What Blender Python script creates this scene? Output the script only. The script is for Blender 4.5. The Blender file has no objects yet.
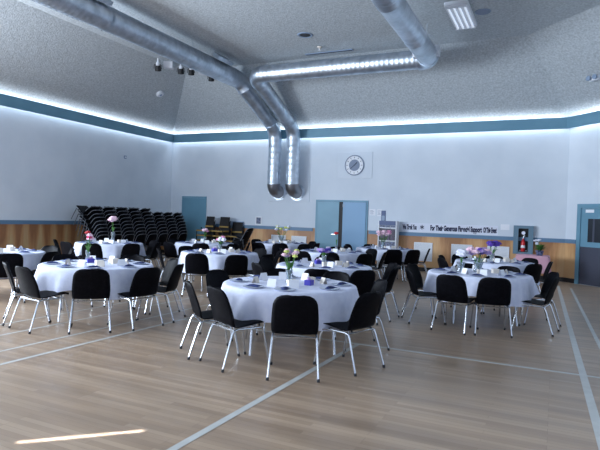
import bpy, bmesh, math, random
from mathutils import Vector, Matrix, Euler
PI = math.pi
random.seed(7)
scn = bpy.context.scene
C = scn.collection

# ------------------------------------------------------------------ room measures (metres, camera above the origin)
CAM_H = 1.53
YB, XL, XR = 16.438, -13.367, 0.245        # back wall, side wall, corner where the angled wall starts
XE, YE = 3.25, 13.433                      # far end of the angled wall, then a plain side wall
YF = -5.0                                  # behind the camera
HT, HB, HV = 1.175, 4.174, 4.48            # dado rail top, cove bottom, cove top
ZC, INS = 6.08, 2.48                       # flat ceiling height and how far it lies in from the walls

# ------------------------------------------------------------------ materials
def mat(name, col, rough=.5, metal=0.0, spec=.5, coat=0.0, emit=None, es=0.0):
    m = bpy.data.materials.new(name); m.use_nodes = True
    b = m.node_tree.nodes['Principled BSDF']
    b.inputs['Base Color'].default_value = (*col, 1); b.inputs['Roughness'].default_value = rough
    b.inputs['Metallic'].default_value = metal; b.inputs['Specular IOR Level'].default_value = spec
    b.inputs['Coat Weight'].default_value = coat
    if emit: b.inputs['Emission Color'].default_value = (*emit, 1); b.inputs['Emission Strength'].default_value = es
    return m
def srgb(r, g, b):
    f = lambda c: (c/255/12.92) if c/255 <= .04045 else ((c/255+.055)/1.055)**2.4
    return (f(r), f(g), f(b))
def N(m, t, **kw):
    n = m.node_tree.nodes.new(t)
    for k, v in kw.items(): setattr(n, k, v)
    return n
def L(m, a, b): m.node_tree.links.new(a, b)
def noisy(m, c1, c2, scale=4.0, detail=4.0, bump=0.0, bscale=None, stretch=(1, 1, 1), lo=.35, hi=.65):
    """Blend two colours by noise in object space, with an optional bump."""
    b = m.node_tree.nodes['Principled BSDF']
    tc = N(m, 'ShaderNodeTexCoord'); mp = N(m, 'ShaderNodeMapping'); mp.inputs['Scale'].default_value = stretch
    L(m, tc.outputs['Object'], mp.inputs['Vector'])
    nz = N(m, 'ShaderNodeTexNoise'); nz.inputs['Scale'].default_value = scale; nz.inputs['Detail'].default_value = detail
    L(m, mp.outputs[0], nz.inputs['Vector'])
    cr = N(m, 'ShaderNodeValToRGB'); cr.color_ramp.elements[0].color = (*c1, 1); cr.color_ramp.elements[1].color = (*c2, 1)
    cr.color_ramp.elements[0].position = lo; cr.color_ramp.elements[1].position = hi
    L(m, nz.outputs['Fac'], cr.inputs[0]); L(m, cr.outputs[0], b.inputs['Base Color'])
    if bump:
        n2 = N(m, 'ShaderNodeTexNoise'); n2.inputs['Scale'].default_value = bscale or scale; n2.inputs['Detail'].default_value = 2
        L(m, mp.outputs[0], n2.inputs['Vector'])
        bp = N(m, 'ShaderNodeBump'); bp.inputs['Strength'].default_value = bump; bp.inputs['Distance'].default_value = .02
        L(m, n2.outputs['Fac'], bp.inputs['Height']); L(m, bp.outputs[0], b.inputs['Normal'])
    return m

M = {}
M['wall'] = noisy(mat('wall_paint', (.7, .7, .8), .75), srgb(203, 211, 221), srgb(211, 218, 227), 1.2, 3, .06, 60)
M['ceiling'] = noisy(mat('ceiling_stucco', (.5, .5, .5), .95, spec=.1), srgb(164, 170, 174), srgb(200, 206, 210), 22, 5, .5, 32, lo=.3, hi=.7)
M['teal'] = noisy(mat('teal_paint', (.1, .2, .3), .5), srgb(98, 142, 164), srgb(104, 148, 170), 2, 2)
M['rail'] = mat('rail_paint', srgb(92, 124, 152), .5)
M['door_teal'] = noisy(mat('door_teal', (.2, .3, .4), .45), srgb(96, 142, 164), srgb(104, 150, 172), 1.4, 2)
M['door_dark'] = mat('door_dark', srgb(62, 66, 82), .5)
M['black'] = mat('matt_black', (.008, .008, .01), .6)
M['shell'] = noisy(mat('black_plastic', (.01, .01, .012), .5, spec=.05), (.003, .003, .0045), (.0055, .0055, .008), 30, 2, .05, 250)
M['fabric_black'] = mat('black_upholstery', (.012, .011, .012), .85)
M['ochre'] = mat('ochre_edge', srgb(150, 122, 62), .7)
M['chrome'] = mat('chrome_tube', (.60, .63, .68), .26, 1)
M['rim_glint'] = mat('rim_highlight_grey', (.20, .22, .26), .4)  # grey colour stands in for highlights on the stacked shells' rims
M['dull_frame'] = mat('dull_frame', (.12, .13, .15), .35, .9)
M['foot'] = mat('rubber_foot', (.03, .03, .035), .7)
M['duct'] = noisy(mat('galvanised_duct', (.6, .65, .7), .42, 1), (.50, .56, .63), (.68, .74, .82), 5, 3, .05, 30)
M['duct_dark'] = mat('bronze_elbow', (.34, .34, .36), .4, 1)
M['white'] = mat('white_enamel', (.75, .77, .82), .5)
M['paper'] = mat('white_paper', (.80, .81, .86), .8)
M['cream'] = mat('cream_card', srgb(222, 214, 204), .7)
M['cloth'] = noisy(mat('table_linen', (.8, .8, .9), .9, spec=.2), srgb(205, 210, 232), srgb(218, 222, 240), 9, 3, .12, 40)
M['pinkcloth'] = mat('pink_cloth', srgb(206, 160, 176), .9, spec=.2)
M['napkin'] = noisy(mat('navy_napkin', (.02, .04, .2), .8), srgb(18, 30, 76), srgb(34, 54, 112), 30, 2)
M['plate'] = mat('glass_plate', (.62, .68, .82), .12)
M['tabletop'] = noisy(mat('laminate_top', (.3, .2, .1), .5), srgb(120, 92, 66), srgb(140, 110, 80), 6, 4, stretch=(1, 12, 1))
M['blue'] = mat('blue_violet_card', srgb(66, 62, 168), .5)
M['lilac'] = mat('lilac_petal', srgb(176, 150, 204), .8)
M['purple'] = mat('purple_petal', srgb(92, 62, 168), .8)
M['pink'] = mat('pink_petal', srgb(226, 150, 186), .8)
M['palepink'] = mat('pale_pink_petal', srgb(236, 200, 214), .8)
M['hotpink'] = mat('bright_pink_petal', srgb(208, 62, 112), .8)
M['red'] = mat('red_petal', srgb(186, 32, 44), .6)
M['yellow'] = mat('yellow_green_petal', srgb(206, 214, 120), .8)
M['whitepetal'] = mat('white_petal', srgb(226, 226, 240), .8)
M['leaf'] = mat('leaf_green', srgb(62, 112, 46), .7)
M['darkpic'] = noisy(mat('printed_photo', (.1, .1, .2), .4), srgb(30, 34, 64), srgb(112, 124, 156), 22, 4)
M['darkpic2'] = noisy(mat('printed_photo_dark', (.1, .1, .2), .4), srgb(22, 16, 40), srgb(66, 46, 80), 26, 4)
M['banner'] = mat('banner_paper', (.70, .73, .83), .8)
M['ink'] = mat('navy_ink', srgb(24, 32, 66), .7)
M['plaque'] = mat('plaque_blue', srgb(74, 90, 130), .5)
M['grey'] = mat('grey_metal', srgb(134, 152, 176), .5)
M['clockgrey'] = mat('clock_grey', srgb(126, 138, 160), .6)
M['ext_red'] = mat('extinguisher_red', srgb(190, 28, 36), .3)
M['glass'] = mat('window_dark_glass', (.035, .04, .05), .08)
M['line'] = noisy(mat('court_line_paint', (.6, .6, .6), .38), srgb(186, 187, 184), srgb(196, 197, 194), 8, 3)
M['lamp'] = mat('tube_glow', (.8, .85, .9), .4, emit=(.75, .85, 1), es=.55)
M['vase'] = mat('clear_vase', (.7, .78, .86), .05); M['vase'].node_tree.nodes['Principled BSDF'].inputs['Transmission Weight'].default_value = .85

def wood_wall(name, c_dark, c_mid, c_light, axis, period):
    """Veneer sheets: book-matched pale ovals at a regular pitch, plus vertical grain."""
    m = mat(name, c_mid, .45)
    b = m.node_tree.nodes['Principled BSDF']
    tc = N(m, 'ShaderNodeTexCoord'); sp = N(m, 'ShaderNodeSeparateXYZ'); L(m, tc.outputs['Object'], sp.inputs[0])
    mul = N(m, 'ShaderNodeMath', operation='MULTIPLY'); mul.inputs[1].default_value = 2*PI/period
    L(m, sp.outputs[axis], mul.inputs[0])
    sn = N(m, 'ShaderNodeMath', operation='SINE'); L(m, mul.outputs[0], sn.inputs[0])
    # vertical fade so each sheet shows an arched figure
    zz = N(m, 'ShaderNodeMapRange'); zz.inputs['From Min'].default_value = .35; zz.inputs['From Max'].default_value = 1.08
    zz.inputs['To Min'].default_value = .45; zz.inputs['To Max'].default_value = -.75
    L(m, sp.outputs[2], zz.inputs['Value'])
    ad = N(m, 'ShaderNodeMath', operation='ADD'); L(m, sn.outputs[0], ad.inputs[0]); L(m, zz.outputs[0], ad.inputs[1])
    mp = N(m, 'ShaderNodeMapping'); mp.inputs['Scale'].default_value = (9, 9, 1.1); L(m, tc.outputs['Object'], mp.inputs[0])
    nz = N(m, 'ShaderNodeTexNoise'); nz.inputs['Scale'].default_value = 1.4; nz.inputs['Detail'].default_value = 6; L(m, mp.outputs[0], nz.inputs['Vector'])
    m3 = N(m, 'ShaderNodeMath', operation='MULTIPLY_ADD'); m3.inputs[1].default_value = 2.4; m3.inputs[2].default_value = -1.2
    L(m, nz.outputs['Fac'], m3.inputs[0])
    a2 = N(m, 'ShaderNodeMath', operation='ADD'); L(m, ad.outputs[0], a2.inputs[0]); L(m, m3.outputs[0], a2.inputs[1])
    mr = N(m, 'ShaderNodeMapRange'); mr.inputs['From Min'].default_value = -1.5; mr.inputs['From Max'].default_value = 1.4
    L(m, a2.outputs[0], mr.inputs['Value'])
    cr = N(m, 'ShaderNodeValToRGB'); e = cr.color_ramp.elements
    e[0].color = (*c_dark, 1); e[1].color = (*c_light, 1); e[0].position = .15; e[1].position = .85
    k = e.new(.5); k.color = (*c_mid, 1)
    L(m, mr.outputs[0], cr.inputs[0]); L(m, cr.outputs[0], b.inputs['Base Color'])
    return m
M['veneer_side'] = wood_wall('veneer_side', srgb(144, 98, 64), srgb(176, 130, 88), srgb(186, 158, 116), 1, .46)
M['veneer_back'] = wood_wall('veneer_back', srgb(160, 112, 72), srgb(196, 146, 98), srgb(212, 170, 122), 0, 1.22)

def floor_mat():
    m = mat('maple_strip_floor', (.4, .32, .25), .3)
    b = m.node_tree.nodes['Principled BSDF']
    tc = N(m, 'ShaderNodeTexCoord')
    bk = N(m, 'ShaderNodeTexBrick'); bk.offset = .37; bk.offset_frequency = 3; bk.squash = 1
    for k, v in dict(Scale=1.0, **{'Mortar Size': .0012, 'Mortar Smooth': .3, 'Bias': 0.0, 'Brick Width': 1.15, 'Row Height': .057}).items(): bk.inputs[k].default_value = v
    bk.inputs['Color1'].default_value = (*srgb(162, 140, 119), 1); bk.inputs['Color2'].default_value = (*srgb(181, 159, 137), 1); bk.inputs['Mortar'].default_value = (*srgb(136, 116, 102), 1)
    L(m, tc.outputs['Object'], bk.inputs['Vector'])
    mp = N(m, 'ShaderNodeMapping'); mp.inputs['Scale'].default_value = (.35, 3.2, 1); L(m, tc.outputs['Object'], mp.inputs[0])
    nz = N(m, 'ShaderNodeTexNoise'); nz.inputs['Scale'].default_value = 1.6; nz.inputs['Detail'].default_value = 5; L(m, mp.outputs[0], nz.inputs['Vector'])
    cr = N(m, 'ShaderNodeValToRGB'); cr.color_ramp.elements[0].color = (.72, .70, .70, 1); cr.color_ramp.elements[1].color = (1.06, 1.04, 1.02, 1)
    cr.color_ramp.elements[0].position = .3; cr.color_ramp.elements[1].position = .7
    L(m, nz.outputs['Fac'], cr.inputs[0])
    mx = N(m, 'ShaderNodeMixRGB', blend_type='MULTIPLY'); mx.inputs[0].default_value = 1
    L(m, bk.outputs['Color'], mx.inputs[1]); L(m, cr.outputs[0], mx.inputs[2]); L(m, mx.outputs[0], b.inputs['Base Color'])
    rr = N(m, 'ShaderNodeMapRange'); rr.inputs['To Min'].default_value = .26; rr.inputs['To Max'].default_value = .42
    L(m, nz.outputs['Fac'], rr.inputs['Value']); L(m, rr.outputs[0], b.inputs['Roughness'])
    return m
M['floor'] = floor_mat()

# ------------------------------------------------------------------ mesh helpers
class MB:
    def __init__(s): s.v = []; s.f = []
    def add(s, vs, fs):
        o = len(s.v); s.v += [Vector(p) for p in vs]; s.f += [[i+o for i in f] for f in fs]; return s
    def box(s, lo, hi, mx=None):
        x0, y0, z0 = lo; x1, y1, z1 = hi
        vs = [Vector(p) for p in ((x0,y0,z0),(x1,y0,z0),(x1,y1,z0),(x0,y1,z0),(x0,y0,z1),(x1,y0,z1),(x1,y1,z1),(x0,y1,z1))]
        if mx is not None: vs = [mx @ p for p in vs]
        return s.add(vs, [(0,3,2,1),(4,5,6,7),(0,1,5,4),(1,2,6,5),(2,3,7,6),(3,0,4,7)])
    def rbox(s, lo, hi, r=.01, mx=None):
        """box with chamfered vertical edges and a small top chamfer"""
        x0, y0, z0 = lo; x1, y1, z1 = hi
        def ring(z, d):
            q = r
            return [(x0+q+d,y0+d,z),(x1-q-d,y0+d,z),(x1-d,y0+q+d,z),(x1-d,y1-q-d,z),(x1-q-d,y1-d,z),(x0+q+d,y1-d,z),(x0+d,y1-q-d,z),(x0+d,y0+q+d,z)]
        rs = [ring(z0, r*.5), ring(z0+r*.5, 0), ring(z1-r*.5, 0), ring(z1, r*.5)]
        vs = [Vector(p) for k in rs for p in k]
        if mx is not None: vs = [mx @ p for p in vs]
        fs = [tuple(range(7, -1, -1)), tuple(range(24, 32))]
        for k in range(3):
            for i in range(8): fs.append((k*8+i, k*8+(i+1) % 8, k*8+8+(i+1) % 8, k*8+8+i))
        return s.add(vs, fs)
    def tube(s, pts, r, n=8, cap=True, ring=None):
        pts = [Vector(p) for p in pts]; m = len(pts); vs = []; fs = []
        t0 = (pts[1]-pts[0]).normalized(); a = t0.orthogonal().normalized()
        for i, p in enumerate(pts):
            t = (pts[min(i+1, m-1)]-pts[max(i-1, 0)]).normalized()
            a = (a-t*a.dot(t)).normalized(); b = t.cross(a)
            rr = r[i] if isinstance(r, (list, tuple)) else r
            for k in range(n):
                an = 2*PI*k/n; vs.append(p+(a*math.cos(an)+b*math.sin(an))*rr)
        for i in range(m-1):
            for k in range(n): fs.append((i*n+k, i*n+(k+1) % n, (i+1)*n+(k+1) % n, (i+1)*n+k))
        if cap: fs += [tuple(range(n-1, -1, -1)), tuple(range((m-1)*n, m*n))]
        return s.add(vs, fs)
    def lathe(s, prof, n=16, mx=None, cap=None):
        vs = []; fs = []; m = len(prof)
        for r, z in prof:
            for k in range(n): vs.append(Vector((r*math.cos(2*PI*k/n), r*math.sin(2*PI*k/n), z)))
        for i in range(m-1):
            for k in range(n): fs.append((i*n+k, i*n+(k+1) % n, (i+1)*n+(k+1) % n, (i+1)*n+k))
        if cap is None: cap = len(prof) > 2
        if cap and prof[0][0] > 1e-6: fs.append(tuple(range(n-1, -1, -1)))
        if cap and prof[-1][0] > 1e-6: fs.append(tuple(range((m-1)*n, m*n)))
        if mx is not None: vs = [mx @ p for p in vs]
        return s.add(vs, fs)
    def ball(s, c, r, n=8, m=6, sq=(1, 1, 1)):
        vs = []; fs = []
        for i in range(m+1):
            ph = PI*i/m
            for k in range(n): vs.append(Vector(c)+Vector((sq[0]*r*math.sin(ph)*math.cos(2*PI*k/n), sq[1]*r*math.sin(ph)*math.sin(2*PI*k/n), -sq[2]*r*math.cos(ph))))
        for i in range(m):
            for k in range(n): fs.append((i*n+k, i*n+(k+1) % n, (i+1)*n+(k+1) % n, (i+1)*n+k))
        return s.add(vs, fs)
    def build(s, name, material, parent=None, smooth=False, loc=None, weld=True):
        me = bpy.data.meshes.new(name); me.from_pydata([tuple(p) for p in s.v], [], s.f); 
        bm = bmesh.new(); bm.from_mesh(me)
        if weld: bmesh.ops.remove_doubles(bm, verts=bm.verts, dist=1e-5)
        bmesh.ops.recalc_face_normals(bm, faces=bm.faces); bm.to_mesh(me); bm.free()
        me.materials.append(material)
        if smooth:
            me.polygons.foreach_set('use_smooth', [True]*len(me.polygons))
            try: me.set_sharp_from_angle(angle=math.radians(42))
            except Exception: pass
        o = bpy.data.objects.new(name, me); C.objects.link(o)
        if parent is not None: o.parent = parent
        if loc is not None: o.location = loc
        return o

def tag(o, label, cat, group=None):
    o['label'] = label; o['category'] = cat
    if group: o['group'] = group
    return o
def struct(o): o['kind'] = 'structure'; return o
def thing(name, label, cat, loc=(0, 0, 0), rz=0.0, group=None):
    o = bpy.data.objects.new(name, None); C.objects.link(o); o.empty_display_size = .1
    o.location = loc; o.rotation_euler = (0, 0, rz)
    return tag(o, label, cat, group)
class Proto:
    """a thing with its parts and sub-parts, to be placed once and then copied"""
    def __init__(s, root, kids): s.root = root; s.kids = kids; s.used = False     # kids: [(object, index of parent or -1)]
    def place(s, loc, rot, label, group=None):
        if not s.used: s.used = True; r = s.root
        else:
            r = s.root.copy(); C.objects.link(r); made = []
            for o, pi in s.kids:
                c = o.copy(); C.objects.link(c); c.parent = r if pi < 0 else made[pi]; made.append(c)
        r.location = loc; r.rotation_euler = rot if isinstance(rot, tuple) else (0, 0, rot)
        r['label'] = label
        if group: r['group'] = group
        return r

# ------------------------------------------------------------------ room shell
def quad(name, pts, m, parent=None): return MB().add(pts, [tuple(range(len(pts)))]).build(name, m, parent)
def slabwall(name, a, b, z0, z1, th, m, side=1):
    """vertical wall a->b whose room face is the a-b line; thickness goes to the outside"""
    a = Vector((*a, 0)); b = Vector((*b, 0)); d = (b-a).normalized(); n = Vector((-d.y, d.x, 0))*th*side
    z = Vector((0, 0, 1)); p = []
    for zz in (z0, z1): p += [a+z*zz, b+z*zz, b+n+z*zz, a+n+z*zz]
    return struct(MB().add(p, [(0,1,2,3),(4,5,6,7),(0,1,5,4),(1,2,6,5),(2,3,7,6),(3,0,4,7)]).build(name, m))

struct(MB().box((XL-.3, YF, -.2), (XE+.3, YB+.3, 0)).build('floor', M['floor']))
slabwall('wall_left', (XL, YF), (XL, YB), HT, 4.9, .2, M['wall'])
slabwall('wall_back', (XL, YB), (XR, YB), HT, 4.9, .2, M['wall'])
slabwall('wall_angled', (XR, YB), (XE, YE), 0, 4.9, .2, M['wall'])
slabwall('wall_right', (XE, YE), (XE, YF), 0, 4.9, .2, M['wall'])
slabwall('wall_left_wainscot', (XL, YF), (XL, YB), 0, HT, .2, M['veneer_side'])
slabwall('wall_back_wainscot', (XL, YB), (XR, YB), 0, HT, .2, M['veneer_back'])

# ceiling: a flat centre with sloping panels all round
o1 = [(XL, YF), (XL, YB), (XR, YB), (XE, YE), (XE, YF)]
k = INS*math.tan(math.radians(22.5))
i1 = [(XL+INS, YF), (XL+INS, YB-INS), (XR-k, YB-INS), (XE-INS, YE-k), (XE-INS, YF)]
mb = MB()
ZS = HV+.02
vs = [(x, y, ZS) for x, y in o1]+[(x, y, ZC) for x, y in i1]
mb.add(vs, [(0,1,6,5),(1,2,7,6),(2,3,8,7),(3,4,9,8),(5,6,7,8,9)])
ceil_o = struct(mb.build('ceiling', M['ceiling'], weld=False))

# cove: a painted fascia standing off the wall, open above and below
def cove(name, a, b, off=.2, th=.03, ea=0.0, eb=0.0):
    a = Vector((*a, 0)); b = Vector((*b, 0)); d = (b-a).normalized(); n = Vector((d.y, -d.x, 0))
    p = []
    for zz in (HB, HV):
        z = Vector((0, 0, zz)); p += [a+d*ea+n*off+z, b-d*eb+n*off+z, b-d*(eb-th*.4)+n*(off-th)+z, a+d*(ea-th*.4)+n*(off-th)+z]
    mb = MB().add(p, [(0,1,2,3),(4,5,6,7),(0,1,5,4),(1,2,6,5),(2,3,7,6),(3,0,4,7)])
    return struct(mb.build(name, M['teal']))
t8 = .2*math.tan(math.radians(22.5))
cove('trim_1', (XL, YF), (XL, YB), eb=.2)
cove('trim_2', (XL, YB), (XR, YB), ea=.2, eb=t8)
cove('trim_3', (XR, YB), (XE, YE), ea=t8, eb=t8)
cove('trim_4', (XE, YE), (XE, YF), ea=t8)
# dado rail
def rail(name, a, b, z0, z1, off, m):
    a = Vector((*a, 0)); b = Vector((*b, 0)); d = (b-a).normalized(); n = Vector((d.y, -d.x, 0))*off; p = []
    for zz in (z0, z1): z = Vector((0, 0, zz)); p += [a+n+z, b+n+z, b+z, a+z]
    return struct(MB().add(p, [(0,1,2,3),(4,5,6,7),(0,1,5,4),(1,2,6,5),(2,3,7,6),(3,0,4,7)]).build(name, m))
rail('trim_5', (XL, YF), (XL, YB), HT-.11, HT, .025, M['rail'])
rail('trim_6', (XL+.025, YB), (-12.86, YB), HT-.11, HT, .025, M['rail'])
rail('trim_7', (-11.66, YB), (-7.36, YB), HT-.11, HT, .025, M['rail'])
rail('trim_8', (-5.4, YB), (XR, YB), HT-.11, HT, .025, M['rail'])
rail('trim_9', (XR, YB), (.50, YB-.255), HT-.11, HT, .025, M['rail'])
rail('baseboard_back', (-5.4, YB), (XR, YB), 0, .12, .02, M['black'])
rail('baseboard_left', (XL, YF), (XL, YB), 0, .12, .02, M['black'])
rail('baseboard_angled', (XR, YB), (.50, YB-.255), 0, .12, .02, M['black'])
rail('wall_angled_wainscot', (XR, YB), (.51, YB-.265), .12, HT-.11, .008, M['veneer_back'])

# painted court lines on the floor
def court(i, x0, x1, y0, y1):
    o = MB().box((x0, y0, .0005), (x1, y1, .0022)).build('floor_line', M['line']); o['kind'] = 'structure'; return o
for i, (xa, ya, xb, yb_, w) in enumerate([(.10, 15.2, .385, 3.0, .07), (.385, 14.8, .62, 6.0, .05), (-2.13, 6.2, -2.20, 1.5, .06), (-4.75, 14, -4.82, 1, .05), (-5.21, 14, -5.26, 1, .04), (-5.91, 14, -5.91, 1, .04), (-6.45, 14, -6.45, 1, .04)]):
    o = MB().add([(xa-w/2, ya, .0018), (xb-w/2, yb_, .0018), (xb+w/2, yb_, .0018), (xa+w/2, ya, .0018)], [(0, 1, 2, 3)]).build('floor_line', M['line']); o['kind'] = 'structure'
court(9, -4.765, 3.0, 6.21, 6.26)

# doors on the back wall
def leaf(x0, x1, z1, y, name, m, parent, rz=0.0, hinge=None):
    mb = MB().box((x0, y, .012), (x1, y+.045, z1))
    return mb.build(name, m, parent)
def door_frame(name, x0, x1, z1, m, w=.055):
    mb = MB().box((x0-w, YB-.035, 0), (x0, YB+.0, z1)).box((x1, YB-.035, 0), (x1+w, YB, z1)).box((x0-w, YB-.035, z1), (x1+w, YB, z1+w))
    return struct(mb.build(name, m))
d = door_frame('door_1', -12.76, -11.76, 2.11, M['teal'])
lf = MB().box((-12.755, YB-.026, .01), (-11.765, YB-.003, 2.105)).build('door_leaf', M['door_teal'], d)
MB().lathe([(.0, .05), (.03, .045), (.032, .02), (.012, .012), (.012, 0)], 10, Matrix.Translation((-11.86, YB-.026, 1.0)) @ Matrix.Rotation(PI/2, 4, 'X')).build('door_handle', M['chrome'], lf, True)
d = door_frame('door_2', -7.21, -5.50, 2.07, M['teal'])
MB().box((-7.21, YB-.012, 0), (-5.50, YB-.004, 2.07)).build('dark_gap_sheet', M['black'], d)  # black sheet painting the darkness in the gap between the leaves
lf = MB().box((-7.205, YB-.034, .01), (-6.43, YB-.014, 2.065)).build('door_leaf', M['door_teal'], d)
hd = MB().tube([(-6.52, YB-.035, 1.0), (-6.52, YB-.085, 1.0), (-6.66, YB-.085, 1.0)], .014, 8).build('door_handle', M['chrome'], lf, True)
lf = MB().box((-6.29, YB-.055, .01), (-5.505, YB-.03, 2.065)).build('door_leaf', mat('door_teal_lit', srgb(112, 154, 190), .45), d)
MB().box((-6.30, YB-.06, 1.9), (-6.24, YB-.03, 2.0)).build('door_stop', M['grey'], lf)
# door on the angled wall: local x runs along that wall
AW = Matrix.Translation((XR, YB, 0)) @ Matrix.Rotation(-PI/4, 4, 'Z')       # +x along the wall, -y into the room
d = struct(MB().box((.40, -.05, 0), (.52, .0, 2.02), AW).box((1.56, -.05, 0), (1.68, 0, 2.02), AW).box((.40, -.05, 2.02), (1.68, 0, 2.13), AW).build('door_3', M['teal']))
lf = MB().box((.525, -.03, 1.0), (1.555, -.006, 2.015), AW).build('door_leaf', M['teal'], d)
MB().box((.525, -.034, .012), (1.555, -.004, 1.0), AW).build('kick_panel', M['door_dark'], lf)
MB().box((.70, -.038, 1.08), (1.40, -.03, 1.13), AW).box((.70, -.038, 1.74), (1.40, -.03, 1.79), AW).box((.70, -.038, 1.13), (.75, -.03, 1.74), AW).box((1.35, -.038, 1.13), (1.40, -.03, 1.74), AW).build('window_frame', M['teal'], lf)
MB().box((.75, -.034, 1.13), (1.35, -.03, 1.74), AW).build('window_pane', M['glass'], lf)
MB().box((.90, -.037, 1.13), (.96, -.034, 1.74), AW).build('window_bar', M['door_dark'], lf)
MB().box((.66, -.036, 1.90), (.92, -.03, 1.98), AW).build('name_plate', M['paper'], lf)
MB().box((1.45, -.10, .98), (1.49, -.03, 1.02), AW).build('door_handle', M['chrome'], lf)

# ------------------------------------------------------------------ wall fittings
def vent(x0, x1, z0, z1, label):
    t = thing('wall_vent', label, 'vent', ((x0+x1)/2, YB, z0), 0, 'white louvred vents in the veneer')
    w = (x1-x0)/2; h = z1-z0
    MB().box((-w, -.03, 0), (-w+.035, 0, h)).box((w-.035, -.03, 0), (w, 0, h)).box((-w+.035, -.03, 0), (w-.035, 0, .035)).box((-w+.035, -.03, h-.035), (w-.035, 0, h)).build('frame', M['white'], t)
    mb = MB(); n = 13; s = (h-.07)/n
    for i in range(n):
        z = .035+i*s; mb.add([(-w+.035, -.022, z), (w-.035, -.022, z), (w-.035, -.006, z+s*.92), (-w+.035, -.006, z+s*.92)], [(0, 1, 2, 3)])
    mb.build('grille', M['white'], t)
    MB().box((-w+.035, -.005, .035), (w-.035, -.001, h-.035)).build('backing', M['grey'], t)
vent(-3.92, -3.36, .31, .88, 'white louvred vent in veneer beneath the words For Their')
vent(-2.80, -2.20, .31, .88, 'white louvred vent in veneer beneath the word Financial')
vent(-1.78, -1.18, .31, .88, 'white louvred vent in veneer close to the extinguisher cabinet')
vent(-8.92, -8.36, .31, .88, 'white louvred vent in veneer behind the glassy vase, farther from double doors')
vent(-8.14, -7.58, .31, .88, 'white louvred vent in veneer just beside the double doors')

# clock on its square panel
t = thing('wall_clock', 'round wall clock with grey centre on a square white panel', 'clock', (-5.95, YB, 3.26))
RX = Matrix.Rotation(PI/2, 4, 'X')
MB().rbox((-.6, -.02, -.42), (.6, 0, .42), .008).build('panel', M['wall'], t)
MB().lathe([(.30, .02), (.325, .02), (.33, .05), (.32, .065), (.30, .06)], 36, RX, False).build('rim', M['clockgrey'], t, True)
MB().lathe([(0, .045), (.305, .045)], 36, RX).build('face', M['white'], t)
MB().lathe([(0, .05), (.18, .05), (.185, .046)], 30, RX).build('inner_disc', M['clockgrey'], t)
mb = MB()
for i in range(12):
    a = 2*PI*i/12; mb.box((-.007, -.05, .225), (.007, -.046, .275), Matrix.Rotation(a, 4, 'Y'))
mb.build('hour_marks', M['ink'], t)['kind'] = 'stuff'
MB().box((-.012, -.056, -.02), (.012, -.052, .13), Matrix.Rotation(.8, 4, 'Y')).build('hour_hand', M['ink'], t)
MB().box((-.008, -.06, -.03), (.008, -.057, .2), Matrix.Rotation(-2.3, 4, 'Y')).build('minute_hand', M['ink'], t)

# plate where the ducts enter the wall
tag(MB().rbox((-9.1, YB-.025, 2.03), (-7.52, YB, 2.92), .01).build('duct_wall_plate', M['wall']), 'square white wall plate where the two silver ducts enter', 'wall plate')
# small sensor on the side wall
t = thing('room_sensor', 'tiny white sensor box high on the plain side wall', 'sensor', (XL, 13.95, 3.36))
MB().rbox((0, -.06, -.05), (.035, .06, .06), .01).build('casing', M['grey'], t)
MB().box((.035, -.03, -.02), (.04, .03, .02)).build('faceplate', M['white'], t)
# little picture frame resting on the rail
t = thing('picture_frame', 'small white framed picture standing on the dado rail near the duct plate', 'picture', (-9.46, YB, 1.2))
MB().box((-.13, -.02, .0), (-.09, 0, .3)).box((.09, -.02, 0), (.13, 0, .3)).box((-.09, -.02, 0), (.09, 0, .04)).box((-.09, -.02, .26), (.09, 0, .3)).build('frame', M['white'], t)
MB().box((-.09, -.012, .04), (.09, -.004, .26)).build('print', M['darkpic'], t)
# grey cabinet
t = thing('electrical_box', 'pale grey metal box on the back wall behind the leaning stack', 'box', (-10.33, YB, 1.04))
MB().rbox((-.27, -.1, 0), (.27, 0, .25), .01).build('casing', M['grey'], t)
MB().box((-.25, -.106, .02), (.25, -.1, .23)).build('lid', M['grey'], t)
# papers and plaque beside the double doors
for i, (x, z, w, h, lb) in enumerate([(-5.3, 1.66, .2, .2, 'small white notice with scribbled marks beside the double doors'), (-5.06, 1.64, .16, .22, 'white paper notice between scribbled notice and blue plaque')]):
    t = thing('paper_sign', lb, 'notice', (x, YB, z), 0, 'notices beside the double doors')
    MB().box((-w/2, -.004, 0), (w/2, -.0005, h)).build('sheet', M['paper'], t)
    mb = MB()
    for j in range(4): mb.box((-w*.38, -.0055, h*(.2+.18*j)), (w*(.1+.27*random.random()), -.004, h*(.25+.18*j)))
    mb.build('scribble', M['clockgrey'], t)
t = thing('wall_plaque', 'narrow blue plaque above the brochure rack', 'plaque', (-4.93, YB, 1.46))
MB().rbox((-.07, -.025, 0), (.07, 0, .36), .006).build('board', M['plaque'], t)
MB().box((-.05, -.028, .05), (.05, -.025, .2)).build('caption', M['grey'], t)
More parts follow.
